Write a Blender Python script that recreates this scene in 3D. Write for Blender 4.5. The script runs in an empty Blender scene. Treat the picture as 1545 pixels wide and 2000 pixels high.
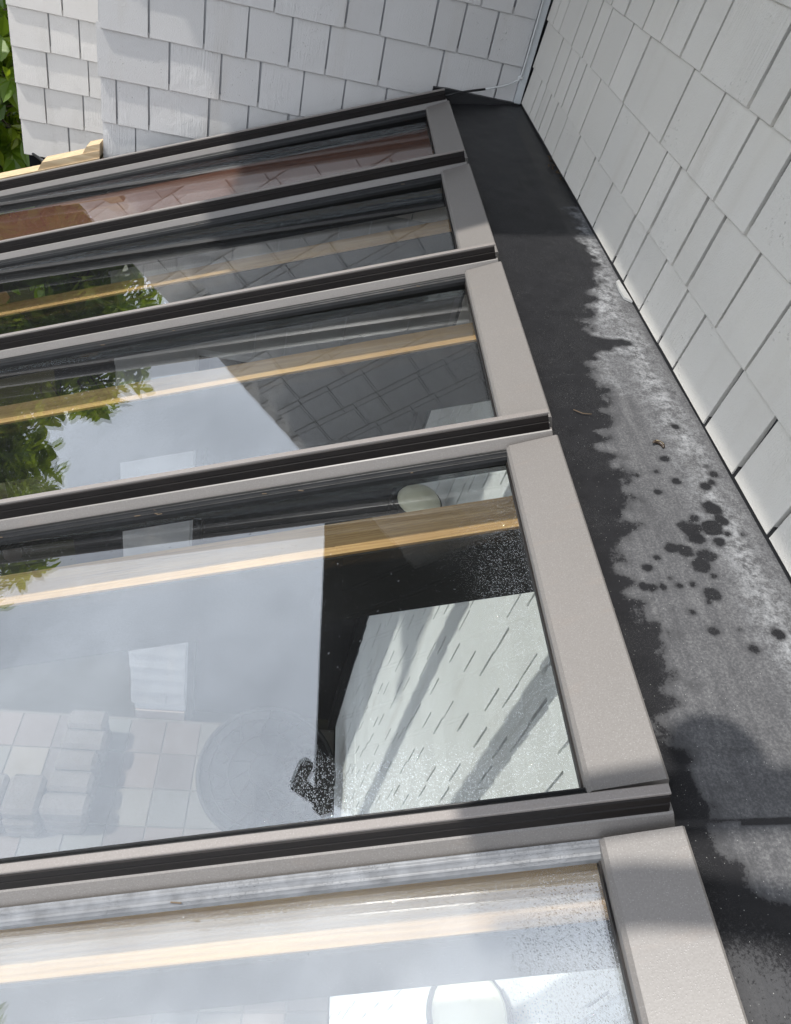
import bpy, bmesh, math, random
from mathutils import Vector, Matrix
random.seed(11)
SC = bpy.context.scene
COL = SC.collection
# ------------------------------------------------------------------ camera
RR = [[0.978439748, -0.042294964, 0.202155375],
      [0.125740059, -0.654510653, -0.745523469],
      [0.163844734, 0.754868824, -0.635081067]]
CAMP = Vector((-0.8865, -0.3926, 0.8316))
cam = bpy.data.cameras.new('camera')
camo = bpy.data.objects.new('camera', cam); COL.objects.link(camo)
r_, d_, f_ = [Vector(v) for v in RR]
camo.matrix_world = Matrix(((r_.x, -d_.x, -f_.x, CAMP.x), (r_.y, -d_.y, -f_.y, CAMP.y),
                            (r_.z, -d_.z, -f_.z, CAMP.z), (0, 0, 0, 1)))
cam.sensor_fit = 'VERTICAL'; cam.sensor_height = 36.0
cam.lens = 1431.64 / 2000 * 36
cam.shift_x = -1.96 / 2000
cam.shift_y = -127.14 / 2000
cam.clip_start = 0.02; cam.clip_end = 3000
SC.camera = camo
# ------------------------------------------------------------------ light
TRAVEL = Vector((1, 0.13, -1.95)).normalized()
TOSUN = -TRAVEL
EL = math.asin(TOSUN.z)
W = bpy.data.worlds.new('World'); SC.world = W; W.use_nodes = True
nt = W.node_tree; nt.nodes.clear()
def wn(t, **k):
    n = nt.nodes.new(t)
    for a, b in k.items(): setattr(n, a, b)
    return n
sky = wn('ShaderNodeTexSky', sky_type='NISHITA', sun_disc=False)
sky.sun_elevation = EL; sky.sun_rotation = math.atan2(TOSUN.x, TOSUN.y)
sky.air_density = 1.0; sky.dust_density = 2.0
tc = wn('ShaderNodeTexCoord'); sep = wn('ShaderNodeSeparateXYZ')
nt.links.new(tc.outputs['Generated'], sep.inputs[0])
zz = wn('ShaderNodeMath', operation='MAXIMUM'); zz.inputs[1].default_value = 0.0
nt.links.new(sep.outputs['Z'], zz.inputs[0])
za = wn('ShaderNodeMath', operation='ADD'); za.inputs[1].default_value = 0.25
nt.links.new(zz.outputs[0], za.inputs[0])
dv = wn('ShaderNodeVectorMath', operation='DIVIDE')
cmb = wn('ShaderNodeCombineXYZ')
nt.links.new(tc.outputs['Generated'], dv.inputs[0])
for i in range(3): nt.links.new(za.outputs[0], cmb.inputs[i])
nt.links.new(cmb.outputs[0], dv.inputs[1])
no = wn('ShaderNodeTexNoise'); no.inputs['Scale'].default_value = 0.8
no.inputs['Detail'].default_value = 7; no.inputs['Roughness'].default_value = 0.6
nt.links.new(dv.outputs[0], no.inputs['Vector'])
rp = wn('ShaderNodeValToRGB'); rp.color_ramp.elements[0].position = 0.10; rp.color_ramp.elements[1].position = 0.60
nt.links.new(no.outputs['Fac'], rp.inputs[0])
mx = wn('ShaderNodeMix', data_type='RGBA')
nt.links.new(rp.outputs['Color'], mx.inputs['Factor'])
nt.links.new(sky.outputs[0], mx.inputs['A'])
# thin cloud is brighter towards the sun (forward scattering), smoothly over the whole dome
dt = wn('ShaderNodeVectorMath', operation='DOT_PRODUCT'); dt.inputs[1].default_value = TOSUN
nt.links.new(tc.outputs['Generated'], dt.inputs[0])
d0 = wn('ShaderNodeMath', operation='MAXIMUM'); d0.inputs[1].default_value = 0.0
nt.links.new(dt.outputs['Value'], d0.inputs[0])
d1 = wn('ShaderNodeMath', operation='POWER'); d1.inputs[1].default_value = 2.0
nt.links.new(d0.outputs[0], d1.inputs[0])
d2 = wn('ShaderNodeMath', operation='MULTIPLY_ADD'); d2.inputs[1].default_value = 0.75; d2.inputs[2].default_value = 0.80
nt.links.new(d1.outputs[0], d2.inputs[0])
cl = wn('ShaderNodeVectorMath', operation='SCALE'); cl.inputs[0].default_value = (34.5, 36.9, 41.2)
h0 = wn('ShaderNodeMath', operation='SUBTRACT'); h0.inputs[0].default_value = 1.0
nt.links.new(zz.outputs[0], h0.inputs[1])
h1 = wn('ShaderNodeMath', operation='POWER'); h1.inputs[1].default_value = 2.0
nt.links.new(h0.outputs[0], h1.inputs[0])
h2 = wn('ShaderNodeMath', operation='MULTIPLY_ADD'); h2.inputs[1].default_value = 0.6; h2.inputs[2].default_value = 0.93
nt.links.new(h1.outputs[0], h2.inputs[0])
h3 = wn('ShaderNodeMath', operation='MULTIPLY')
nt.links.new(h2.outputs[0], h3.inputs[0]); nt.links.new(d2.outputs[0], h3.inputs[1])
nt.links.new(h3.outputs[0], cl.inputs['Scale'])
nt.links.new(cl.outputs[0], mx.inputs['B'])
bgn = wn('ShaderNodeBackground'); bgn.inputs['Strength'].default_value = 0.0505
nt.links.new(mx.outputs['Result'], bgn.inputs['Color'])
wo = wn('ShaderNodeOutputWorld'); nt.links.new(bgn.outputs[0], wo.inputs[0])
sun = bpy.data.lights.new('sun', 'SUN'); sun.energy = 5.0; sun.angle = math.radians(0.9)
sun.color = (1.0, 0.965, 0.91)
suno = bpy.data.objects.new('sun', sun); COL.objects.link(suno)
suno.location = (-4, 0, 9)
suno.rotation_euler = TRAVEL.to_track_quat('-Z', 'Y').to_euler()
SC.view_settings.view_transform = 'Standard'; SC.view_settings.look = 'None'
SC.view_settings.exposure = 0.0; SC.view_settings.gamma = 1.0
SC.view_settings.use_curve_mapping = False
SC.cycles.max_bounces = 7; SC.cycles.diffuse_bounces = 3; SC.cycles.glossy_bounces = 4; SC.cycles.transparent_max_bounces = 24
SC.cycles.sample_clamp_indirect = 6

# ------------------------------------------------------------------ material helpers
class NT:
    def __init__(s, name):
        s.m = bpy.data.materials.new(name); s.m.use_nodes = True
        s.t = s.m.node_tree; s.t.nodes.clear()
        s.out = s.t.nodes.new('ShaderNodeOutputMaterial')
    def n(s, t, ins=None, **k):
        x = s.t.nodes.new(t)
        for a, b in k.items(): setattr(x, a, b)
        for a, b in (ins or {}).items(): s.set(x, a, b)
        return x
    def set(s, x, a, b):
        i = x.inputs[a]
        if isinstance(b, bpy.types.NodeSocket): s.t.links.new(b, i)
        else: i.default_value = b
    def math(s, op, a, b=None, clamp=False):
        x = s.n('ShaderNodeMath', operation=op); x.use_clamp = clamp
        s.set(x, 0, a)
        if b is not None: s.set(x, 1, b)
        return x.outputs[0]
    def noise(s, vec, scale, detail=4, rough=0.55):
        return s.n('ShaderNodeTexNoise', {'Vector': vec, 'Scale': scale, 'Detail': detail, 'Roughness': rough}).outputs['Fac']
    def coord(s, kind='Object', scale=(1, 1, 1)):
        c = s.n('ShaderNodeTexCoord').outputs[kind]
        if scale == (1, 1, 1): return c
        return s.n('ShaderNodeMapping', {'Vector': c, 'Scale': scale}).outputs[0]
    def pos(s, scale=(1, 1, 1)):
        c = s.n('ShaderNodeNewGeometry').outputs['Position']
        if scale == (1, 1, 1): return c
        return s.n('ShaderNodeMapping', {'Vector': c, 'Scale': scale}).outputs[0]
    def ramp(s, f, stops):
        x = s.n('ShaderNodeValToRGB', {0: f}); e = x.color_ramp.elements
        while len(e) < len(stops): e.new(0.5)
        for i, (p, c) in enumerate(stops):
            e[i].position = p
            e[i].color = (c, c, c, 1) if not isinstance(c, (tuple, list)) else (*c[:3], 1)
        return x.outputs[0]
    def sstep(s, f, a, b):
        x = s.n('ShaderNodeMapRange', {'Value': f, 'From Min': a, 'From Max': b}, interpolation_type='SMOOTHSTEP')
        return x.outputs[0]
    def mix(s, f, a, b):
        return s.n('ShaderNodeMix', {'Factor': f, 'A': a, 'B': b}, data_type='RGBA').outputs['Result']
    def bump(s, h, strength=0.3, dist=0.01, normal=None):
        d = {'Height': h, 'Strength': strength, 'Distance': dist}
        if normal is not None: d['Normal'] = normal
        return s.n('ShaderNodeBump', d).outputs[0]
    def bsdf(s, **k):
        b = s.n('ShaderNodeBsdfPrincipled')
        for a, v in k.items(): s.set(b, a.replace('_', ' '), v)
        return b.outputs[0]
    def done(s, sh):
        s.t.links.new(sh, s.out.inputs['Surface']); return s.m
def C4(r, g=None, b=None):
    if g is None: g = b = r
    return (r, g, b, 1)

def mat_simple(name, col, rough=0.6, var=0.15, scale=20, bump=0.1, metallic=0.0, bd=0.004, spec=0.5):
    n = NT(name); p = n.pos()
    f = n.noise(p, scale, 5)
    c = n.mix(f, C4(*[x * (1 - var) for x in col]), C4(*[min(1, x * (1 + var)) for x in col]))
    h = n.noise(p, scale * 8, 3)
    return n.done(n.bsdf(Base_Color=c, Roughness=rough, Metallic=metallic, Specular_IOR_Level=spec, Normal=n.bump(h, bump, bd)))

def mat_shingle(name, col, wet=0.5):
    n = NT(name)
    p = n.pos(); oi = n.n('ShaderNodeObjectInfo')
    rnd = oi.outputs['Random']
    off = n.n('ShaderNodeVectorMath', {0: p, 1: n.n('ShaderNodeCombineXYZ', {0: n.math('MULTIPLY', rnd, 31.0), 1: n.math('MULTIPLY', rnd, 17.0), 2: n.math('MULTIPLY', rnd, 9.0)}).outputs[0]}, operation='ADD').outputs[0]
    st = n.n('ShaderNodeMapping', {'Vector': off, 'Scale': (150, 150, 7)}).outputs[0]
    warp = n.n('ShaderNodeVectorMath', {0: st, 1: n.n('ShaderNodeTexNoise', {'Vector': off, 'Scale': 12.0}).outputs['Color']}, operation='ADD').outputs[0]
    grain = n.noise(warp, 1.0, 4, 0.6)
    peb = n.noise(off, 260, 2, 0.5)
    # only some shingles are strongly grained
    gmask = n.sstep(rnd, 0.35, 0.95)
    patch = n.sstep(n.noise(off, 9, 2), 0.4, 0.65)
    gh = n.math('MULTIPLY', grain, n.math('MULTIPLY', gmask, n.math('ADD', 0.15, patch)))
    vor = n.n('ShaderNodeTexVoronoi', {'Vector': off, 'Scale': 95.0})
    dm = n.math('MULTIPLY', n.sstep(vor.outputs['Distance'], 0.30, 0.10),
                n.math('MULTIPLY', n.sstep(n.n('ShaderNodeSeparateColor', {0: vor.outputs['Color']}).outputs[0], 0.62, 0.8), n.sstep(n.noise(p, 5, 2), 0.5, 0.66)))
    h = n.math('ADD', n.math('ADD', n.math('MULTIPLY', gh, 0.9), n.math('MULTIPLY', peb, 0.35)), n.math('MULTIPLY', dm, wet))
    big = n.noise(p, 3.5, 5)
    streak = n.noise(n.pos((9, 9, 1.2)), 1.0, 5)
    c = n.mix(rnd, C4(*[x * 0.95 for x in col]), C4(*[min(1, x * 1.03) for x in col]))
    c = n.mix(n.math('MULTIPLY', n.sstep(streak, 0.52, 0.8), 0.30), c, C4(0.40, 0.36, 0.30))
    c = n.mix(n.math('MULTIPLY', n.sstep(big, 0.35, 0.7), 0.08), c, C4(0.55, 0.56, 0.58))
    fl = n.n('ShaderNodeTexVoronoi', {'Vector': p, 'Scale': 55.0})
    speck = n.math('MULTIPLY', n.sstep(fl.outputs['Distance'], 0.07, 0.03), n.sstep(n.n('ShaderNodeSeparateColor', {0: fl.outputs['Color']}).outputs[0], 0.965, 0.98))
    c = n.mix(n.math('MULTIPLY', speck, 0.8), c, C4(0.12, 0.10, 0.08))
    ro = n.math('SUBTRACT', 0.5, n.math('MULTIPLY', dm, 0.3))
    return n.done(n.bsdf(Base_Color=c, Roughness=ro, Normal=n.bump(h, 0.75, 0.0055)))

M = {}
M['shingle_far'] = mat_shingle('painted_shingle_far', (0.54, 0.53, 0.515), 0.45)
M['shingle_back'] = mat_shingle('painted_shingle_back', (0.68, 0.65, 0.61), 0.1)
M['shingle_house'] = mat_shingle('painted_shingle_house', (0.585, 0.56, 0.508), 0.5)
M['shingle_low'] = mat_shingle('painted_shingle_low', (0.88, 0.90, 0.89), 0.1)  # house paint lightened to make up for weak sunlight on the lower wall
M['shingle_pier'] = mat_shingle('dimmed_shingle', (0.24, 0.24, 0.245), 0.1)  # same paint darkened to mute its sunlit patches under the glass
M['core'] = mat_simple('wall_sheathing', (0.20, 0.21, 0.23), 0.8)
M['gapdark'] = mat_simple('shadowed_sheathing', (0.022, 0.023, 0.027), 0.8)  # sheathing darkened so the shingle gaps carry painted shade
M['corew'] = mat_simple('painted_sheathing', (0.34, 0.345, 0.355), 0.7)
M['trim'] = mat_simple('painted_trim', (0.52, 0.545, 0.55), 0.5)
M['black'] = mat_simple('dark_room', (0.008, 0.008, 0.009), 0.6, spec=0.1)
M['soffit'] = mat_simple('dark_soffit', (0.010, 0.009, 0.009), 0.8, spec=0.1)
M['concrete'] = mat_simple('foundation', (0.16, 0.13, 0.115), 0.85)

def mat_taupe(name, col):
    n = NT(name); p = n.pos()
    f = n.noise(p, 6, 5); g = n.noise(p, 420, 2)
    v = n.n('ShaderNodeTexVoronoi', {'Vector': p, 'Scale': 420.0})
    drop = n.sstep(v.outputs['Distance'], 0.38, 0.12)
    drop = n.math('MULTIPLY', drop, n.sstep(n.n('ShaderNodeSeparateColor', {0: v.outputs['Color']}).outputs[1], 0.45, 0.6))
    stain = n.sstep(n.noise(n.pos((6, 26, 6)), 1.5, 6, 0.65), 0.56, 0.72)
    c = n.mix(f, C4(*[x * .90 for x in col]), C4(*[x * 1.08 for x in col]))
    c = n.mix(n.math('MULTIPLY', stain, 0.28), c, C4(0.16, 0.125, 0.10))
    v3 = n.n('ShaderNodeTexVoronoi', {'Vector': p, 'Scale': 70.0})
    rs = n.math('MULTIPLY', n.sstep(v3.outputs['Distance'], 0.08, 0.03), n.sstep(n.n('ShaderNodeSeparateColor', {0: v3.outputs['Color']}).outputs[2], 0.97, 0.98))
    c = n.mix(n.math('MULTIPLY', rs, 0.7), c, C4(0.10, 0.055, 0.03))
    c = n.mix(n.math('MULTIPLY', g, 0.15), c, C4(0.6, 0.58, 0.56))
    c = n.mix(n.math('MULTIPLY', drop, 0.22), c, C4(0.42, 0.41, 0.40))
    h = n.math('ADD', n.math('MULTIPLY', drop, .6), n.math('MULTIPLY', g, 0.4))
    return n.done(n.bsdf(Base_Color=c, Roughness=0.42, Normal=n.bump(h, 0.25, 0.0008), Specular_IOR_Level=0.45))
M['taupe'] = mat_taupe('taupe_aluminium', (0.128, 0.117, 0.107))
M['strip'] = mat_taupe('taupe_cap_strip', (0.16, 0.141, 0.128))

def mat_darkbar():
    n = NT('dark_bronze_bar'); p = n.pos()
    f = n.noise(n.pos((3, 40, 40)), 1.0, 5)
    c = n.mix(f, C4(0.006, 0.0048, 0.0045), C4(0.014, 0.011, 0.010))
    return n.done(n.bsdf(Base_Color=c, Roughness=0.55, Specular_IOR_Level=.2, Normal=n.bump(n.noise(p, 300, 3), .15, .001)))
M['bar'] = mat_darkbar()
def mat_gasket(name, g0, g1):
    n = NT(name); p = n.coord('Object')
    sp = n.n('ShaderNodeSeparateXYZ', {0: p})
    rib = n.n('ShaderNodeTexWave', {'Vector': p, 'Scale': 42.0, 'Distortion': 0.6}, wave_type='BANDS', bands_direction='Y').outputs['Fac']
    v = n.n('ShaderNodeTexVoronoi', {'Vector': p, 'Scale': 330.0})
    drop = n.math('MULTIPLY', n.sstep(v.outputs['Distance'], 0.4, 0.1), n.sstep(n.noise(p, 14, 3), 0.42, 0.6))
    h = n.math('ADD', rib, n.math('MULTIPLY', drop, 0.7))
    c = n.mix(n.noise(p, 30, 4), C4(g0), C4(g1, g1 * 1.03, g1 * 1.08))
    return n.done(n.bsdf(Base_Color=c, Roughness=0.4, Specular_IOR_Level=0.22, Normal=n.bump(h, 0.5, 0.002)))
M['gasket'] = mat_gasket('wet_rubber_gasket', .004, .014)
M['gasket_sky'] = mat_gasket('sky_toned_rubber_gasket', .05, .28)  # paler rubber: a bright sky reflection painted into the nearest gaskets

def mat_wood(name, c0, c1, axis='X', rough=0.6):
    n = NT(name)
    sc = (1.2, 26, 26) if axis == 'X' else (26, 1.2, 26)
    p = n.coord('Object', sc)
    w = n.n('ShaderNodeTexWave', {'Vector': p, 'Scale': 1.6, 'Distortion': 7.0, 'Detail': 4.0, 'Detail Scale': 1.4}, wave_type='BANDS', bands_direction='Y').outputs['Fac']
    f = n.noise(p, 2.2, 6, 0.65)
    k = n.math('ADD', n.math('MULTIPLY', w, 0.16), n.math('MULTIPLY', f, 0.88))
    c = n.ramp(k, [(0.25, c0), (0.8, c1)])
    return n.done(n.bsdf(Base_Color=c, Roughness=rough, Normal=n.bump(k, 0.25, 0.003)))
M['wood'] = mat_wood('fir_rafter', (0.26, 0.135, 0.045), (0.56, 0.36, 0.15))
M['freshwood'] = mat_wood('fresh_lumber', (0.38, 0.26, 0.14), (0.60, 0.47, 0.30))
M['darkwood'] = mat_simple('black_stained_board', (0.007, 0.007, 0.007), 0.6, spec=0.15)
M['redpanel'] = mat_wood('red_cedar_panel', (0.085, 0.024, 0.010), (0.150, 0.048, 0.020))

def mat_glass():
    n = NT('coated_roof_glass')
    p = n.coord('Object'); oi = n.n('ShaderNodeObjectInfo')
    oc = n.n('ShaderNodeSeparateColor', {0: oi.outputs['Color']})
    film_amt, drop_amt = oc.outputs[0], oc.outputs[1]
    sp = n.n('ShaderNodeSeparateXYZ', {0: p})
    X, Y = sp.outputs[0], sp.outputs[1]
    nz = n.noise(p, 9, 5, 0.6)
    wob = n.math('MULTIPLY', n.math('SUBTRACT', nz, 0.5), 0.16)
    # wet margin along the rail and along the lower edge of each pane (local Y runs towards the next cap)
    edgeX = n.sstep(n.math('ADD', X, wob), 0.18, 0.03)
    edgeY = n.sstep(n.math('ADD', Y, n.math('MULTIPLY', wob, 0.7)), 0.575, 0.67)
    edgeT = n.sstep(n.math('ADD', Y, n.math('MULTIPLY', wob, 0.35)), 0.085, 0.05)
    near = n.sstep(n.math('ADD', X, n.math('MULTIPLY', wob, 5.0)), 0.95, 0.15)
    wet = n.math('MAXIMUM', n.math('MAXIMUM', edgeX, n.math('MULTIPLY', edgeY, near)), n.math('MULTIPLY', edgeT, 0.5))
    v = n.n('ShaderNodeTexVoronoi', {'Vector': p, 'Scale': 330.0})
    vr = n.n('ShaderNodeSeparateColor', {0: v.outputs['Color']}).outputs[0]
    drop = n.math('MULTIPLY', n.sstep(v.outputs['Distance'], 0.42, 0.1), n.sstep(vr, 0.35, 0.5))
    v2 = n.n('ShaderNodeTexVoronoi', {'Vector': p, 'Scale': 70.0})
    v2r = n.n('ShaderNodeSeparateColor', {0: v2.outputs['Color']}).outputs[0]
    drop2 = n.math('MULTIPLY', n.sstep(v2.outputs['Distance'], 0.13, 0.03), n.sstep(v2r, 0.72, 0.8))
    wetd = n.math('MULTIPLY', wet, drop_amt)
    h = n.math('ADD', n.math('MULTIPLY', drop, wetd), n.math('MULTIPLY', drop2, 0.6))
    wavy = n.noise(p, 2.2, 2)
    nb = n.bump(n.math('ADD', n.math('MULTIPLY', h, 0.0007), n.math('MULTIPLY', wavy, 0.0003)), 0.55, 1.0)
    lw = n.n('ShaderNodeLayerWeight', {'Blend': 0.5, 'Normal': nb}).outputs['Facing']
    fr = n.math('ADD', 0.134, n.math('MULTIPLY', n.math('POWER', lw, 5.0), 0.85), clamp=True)
    gl = n.n('ShaderNodeBsdfGlossy', {'Color': C4(0.97, 0.985, 1.0), 'Roughness': 0.0, 'Normal': nb}).outputs[0]
    tr = n.n('ShaderNodeBsdfTransparent', {'Color': C4(0.975, 0.99, 0.982)}).outputs[0]
    a = n.n('ShaderNodeMixShader', {0: fr, 1: tr, 2: gl}).outputs[0]
    # thin mineral/soap film, dust specks, smear strokes, droplets that scatter sunlight
    smear = n.sstep(n.noise(n.coord('Object', (3, 14, 1)), 1.7, 6, 0.65), 0.5, 0.78)
    filmn = n.sstep(n.noise(p, 4.5, 6, 0.6), 0.36, 0.64)
    edgef = n.sstep(n.math('ADD', Y, n.math('MULTIPLY', wob, 0.55)), 0.105, 0.09)
    spk = n.math('MULTIPLY', n.sstep(n.n('ShaderNodeTexVoronoi', {'Vector': p, 'Scale': 120.0}).outputs['Distance'], 0.055, 0.025), 0.5)
    d = n.math('ADD', n.math('MULTIPLY', film_amt, n.math('ADD', 0.30, n.math('ADD', n.math('MULTIPLY', filmn, 0.45), n.math('MULTIPLY', edgef, 0.25)))),
               n.math('ADD', n.math('MULTIPLY', smear, 0.004), n.math('MULTIPLY', n.math('MULTIPLY', drop, wetd), 0.11)))
    d = n.math('ADD', n.math('ADD', d, 0.0005), spk, clamp=True)
    df = n.n('ShaderNodeBsdfDiffuse', {'Color': C4(0.80, 0.82, 0.85)}).outputs[0]
    b = n.n('ShaderNodeMixShader', {0: d, 1: a, 2: df}).outputs[0]
    return n.done(b)
M['glass'] = mat_glass()

def mat_leaf():
    n = NT('laurel_leaf'); at = n.n('ShaderNodeAttribute', attribute_name='tone').outputs['Fac']
    c = n.ramp(at, [(0.0, (0.035, 0.085, 0.010)), (0.55, (0.13, 0.215, 0.016)), (1.0, (0.30, 0.34, 0.030))])
    b = n.bsdf(Base_Color=c, Roughness=0.32)
    t = n.n('ShaderNodeBsdfTranslucent', {'Color': n.mix(0.6, c, C4(0.46, 0.58, 0.03))}).outputs[0]
    return n.done(n.n('ShaderNodeMixShader', {0: 0.42, 1: b, 2: t}).outputs[0])
M['leaf'] = mat_leaf()
M['bark'] = mat_simple('bark', (0.10, 0.075, 0.05), 0.9)
M['soil'] = mat_simple('soil', (0.014, 0.013, 0.008), 1.0, 0.4, 0.7, spec=0.0)

# ------------------------------------------------------------------ object helpers
def link(o, parent=None):
    COL.objects.link(o)
    if parent is not None: o.parent = parent
    return o
def tag(o, label=None, cat=None, group=None, kind=None):
    if label: o['label'] = label
    if cat: o['category'] = cat
    if group: o['group'] = group
    if kind: o['kind'] = kind
    return o
def empty(name, loc=(0, 0, 0), label=None, cat=None, group=None, kind=None):
    o = bpy.data.objects.new(name, None); o.location = loc; o.empty_display_size = 0.1
    link(o); return tag(o, label, cat, group, kind)
def mesh_obj(name, bm, mat, parent=None, smooth=False):
    bmesh.ops.recalc_face_normals(bm, faces=bm.faces)
    me = bpy.data.meshes.new(name); bm.to_mesh(me); bm.free()
    me.materials.append(mat)
    if smooth:
        for p in me.polygons: p.use_smooth = True
    return link(bpy.data.objects.new(name, me), parent)
def box(bm, x0, x1, y0, y1, z0, z1):
    v = [bm.verts.new((x, y, z)) for x in (x0, x1) for y in (y0, y1) for z in (z0, z1)]
    for q in ((0, 1, 3, 2), (4, 6, 7, 5), (0, 4, 5, 1), (2, 3, 7, 6), (0, 2, 6, 4), (1, 5, 7, 3)):
        bm.faces.new([v[i] for i in q])
def boxo(name, b, mat, parent=None, bev=0.0):
    bm = bmesh.new(); box(bm, *b)
    if bev: bmesh.ops.bevel(bm, geom=bm.edges[:], offset=bev, segments=1, affect='EDGES')
    return mesh_obj(name, bm, mat, parent)
def prism(bm, prof, a0, a1, axis='X'):
    """extrude a closed profile; for axis X profile is (y,z), for Y it is (x,z)"""
    def P(p, a): return (a, p[0], p[1]) if axis == 'X' else (p[0], a, p[1])
    A = [bm.verts.new(P(p, a0)) for p in prof]; Bv = [bm.verts.new(P(p, a1)) for p in prof]
    k = len(prof)
    for i in range(k): bm.faces.new((A[i], A[(i + 1) % k], Bv[(i + 1) % k], Bv[i]))
    bm.faces.new(A); bm.faces.new(Bv[::-1])
def tube(bm, pts, rad, seg=8):
    pts = [Vector(p) for p in pts]; rings = []
    for i, p in enumerate(pts):
        t = (pts[min(i + 1, len(pts) - 1)] - pts[max(i - 1, 0)]).normalized()
        u = t.orthogonal().normalized() if i == 0 else (u - t * u.dot(t)).normalized()
        w = t.cross(u); r = rad[i] if isinstance(rad, (list, tuple)) else rad
        rings.append([bm.verts.new(p + (u * math.cos(a) + w * math.sin(a)) * r) for a in [2 * math.pi * j / seg for j in range(seg)]])
    for A, Bv in zip(rings, rings[1:]):
        for j in range(seg): bm.faces.new((A[j], A[(j + 1) % seg], Bv[(j + 1) % seg], Bv[j]))
    bm.faces.new(rings[0][::-1]); bm.faces.new(rings[-1])
def lathe(bm, prof, c=(0, 0, 0), seg=24):
    rings = [[bm.verts.new((c[0] + r * math.cos(2 * math.pi * j / seg), c[1] + r * math.sin(2 * math.pi * j / seg), c[2] + z)) for j in range(seg)] for r, z in prof]
    for A, Bv in zip(rings, rings[1:]):
        for j in range(seg): bm.faces.new((A[j], A[(j + 1) % seg], Bv[(j + 1) % seg], Bv[j]))
    if prof[0][0] > 1e-4: bm.faces.new(rings[0][::-1])
    if prof[-1][0] > 1e-4: bm.faces.new(rings[-1])
    bmesh.ops.remove_doubles(bm, verts=bm.verts[:], dist=1e-5)

# ------------------------------------------------------------------ shared numbers
YF = 3.077          # far wall face
YB = 3.876          # back wall face
ZFLOOR = -5.60
SP = 0.75           # bay
XE, ZE = -0.3618, 0.0221
TH = math.radians(21.963)
SD = Vector((-math.cos(TH), 0, -math.sin(TH))); NN = Vector((-math.sin(TH), 0, math.cos(TH)))
def roof_matrix(k):
    """local X down the slope, local Y towards the camera, local Z off the glass; origin on cap k"""
    e = Vector((XE, k * SP, ZE))
    return Matrix(((SD.x, 0, NN.x, e.x), (0, -1, 0, e.y), (SD.z, 0, NN.z, e.z), (0, 0, 0, 1)))

# ------------------------------------------------------------------ ground
bm = bmesh.new(); box(bm, -400, 400, -400, 400, ZFLOOR - 0.5, ZFLOOR - 0.06)
g = mesh_obj('ground', bm, M['soil']); tag(g, kind='structure')

def paver_mat():
    n = NT('stone_paver'); oi = n.n('ShaderNodeObjectInfo'); p = n.pos()
    c = n.ramp(oi.outputs['Random'], [(0, (0.035, 0.026, 0.022)), (0.35, (0.085, 0.060, 0.048)), (0.7, (0.050, 0.056, 0.050)), (1, (0.14, 0.110, 0.075))])
    f = n.noise(p, 7, 6, 0.65)
    c = n.mix(n.math('MULTIPLY', f, 0.5), c, C4(0.05, 0.042, 0.035))
    return n.done(n.bsdf(Base_Color=c, Roughness=0.75, Normal=n.bump(f, 0.4, 0.01)))
M['paver'] = paver_mat(); M['mortar'] = mat_simple('mortar', (.062, .054, .045), .9)
pt = empty('patio', (0, 0, ZFLOOR), kind='structure')
boxo('mortar_bed', (-5.2, 0, -1.5, 3.07, -0.055, -0.012), M['mortar'], pt)
pm = None
for i in range(17):
    for j in range(15):
        if pm is None:
            bm = bmesh.new(); box(bm, -.147, .147, -.147, .147, -.03, 0)
            bmesh.ops.bevel(bm, geom=[e for e in bm.edges if all(v.co.z > -.01 for v in e.verts)], offset=.006, segments=1, affect='EDGES')
            o = mesh_obj('paver', bm, M['paver'], pt); pm = o.data
        else:
            o = link(bpy.data.objects.new('paver', pm), pt)
        o.location = (-0.15 - 0.302 * i, 2.9 - 0.302 * j, random.uniform(-.003, .003))

# ------------------------------------------------------------------ shingled walls
def unit_shingle(name, mat, h, t=0.015, over=0.02):
    """width 1 along local X, face towards local -Y, butt at z=0"""
    bm = bmesh.new()
    y0b, y0t = -t, -0.0035
    v = [bm.verts.new(p) for p in ((-.5, y0b, 0), (.5, y0b, 0), (.5, 0.002, 0), (-.5, 0.002, 0),
                                   (-.5, y0t, h + over), (.5, y0t, h + over), (.5, 0.002, h + over), (-.5, 0.002, h + over),
                                   (-.5, y0b, 0.0), (.5, y0b, 0.0))][:8]
    for q in ((0, 1, 5, 4), (1, 2, 6, 5), (2, 3, 7, 6), (3, 0, 4, 7), (0, 3, 2, 1), (4, 5, 6, 7)):
        bm.faces.new([v[i] for i in q])
    bmesh.ops.bevel(bm, geom=[e for e in bm.edges if all(x.co.z < 1e-4 and x.co.y < -.005 for x in e.verts)], offset=.002, segments=1, affect='EDGES')
    bmesh.ops.recalc_face_normals(bm, faces=bm.faces)
    me = bpy.data.meshes.new(name); bm.to_mesh(me); bm.free(); me.materials.append(mat)
    return me
def row_cuts(lo, hi, known, wmin=.14, wmax=.34):
    """gap positions: the measured ones, and random ones where nothing was measured"""
    k = sorted(x for x in known if lo + .05 < x < hi - .05)
    cuts = [lo]
    for x in k + [hi]:
        while x - cuts[-1] > wmax + .12:
            w = random.uniform(wmin, wmax)
            if x - cuts[-1] - w < wmin: w = (x - cuts[-1]) / 2
            cuts.append(cuts[-1] + w)
        cuts.append(x)
    return cuts
def put_shingle(parent, me, along, a0, a1, z, plane, gap=.0085, jz=.0022):
    o = bpy.data.objects.new('shingle', me)
    w = (a1 - a0) - gap * random.uniform(.7, 1.25)
    o.scale = (w, random.uniform(.9, 1.12), 1)
    c = (a0 + a1) / 2
    zz = z + random.uniform(-jz, jz)
    if along == 'x': o.location = (c, plane, zz)
    else:
        o.location = (plane, c, zz); o.rotation_euler = (0, 0, -math.pi / 2)
    o.rotation_euler.y = random.gauss(0, .0035)
    return link(o, parent)

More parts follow.
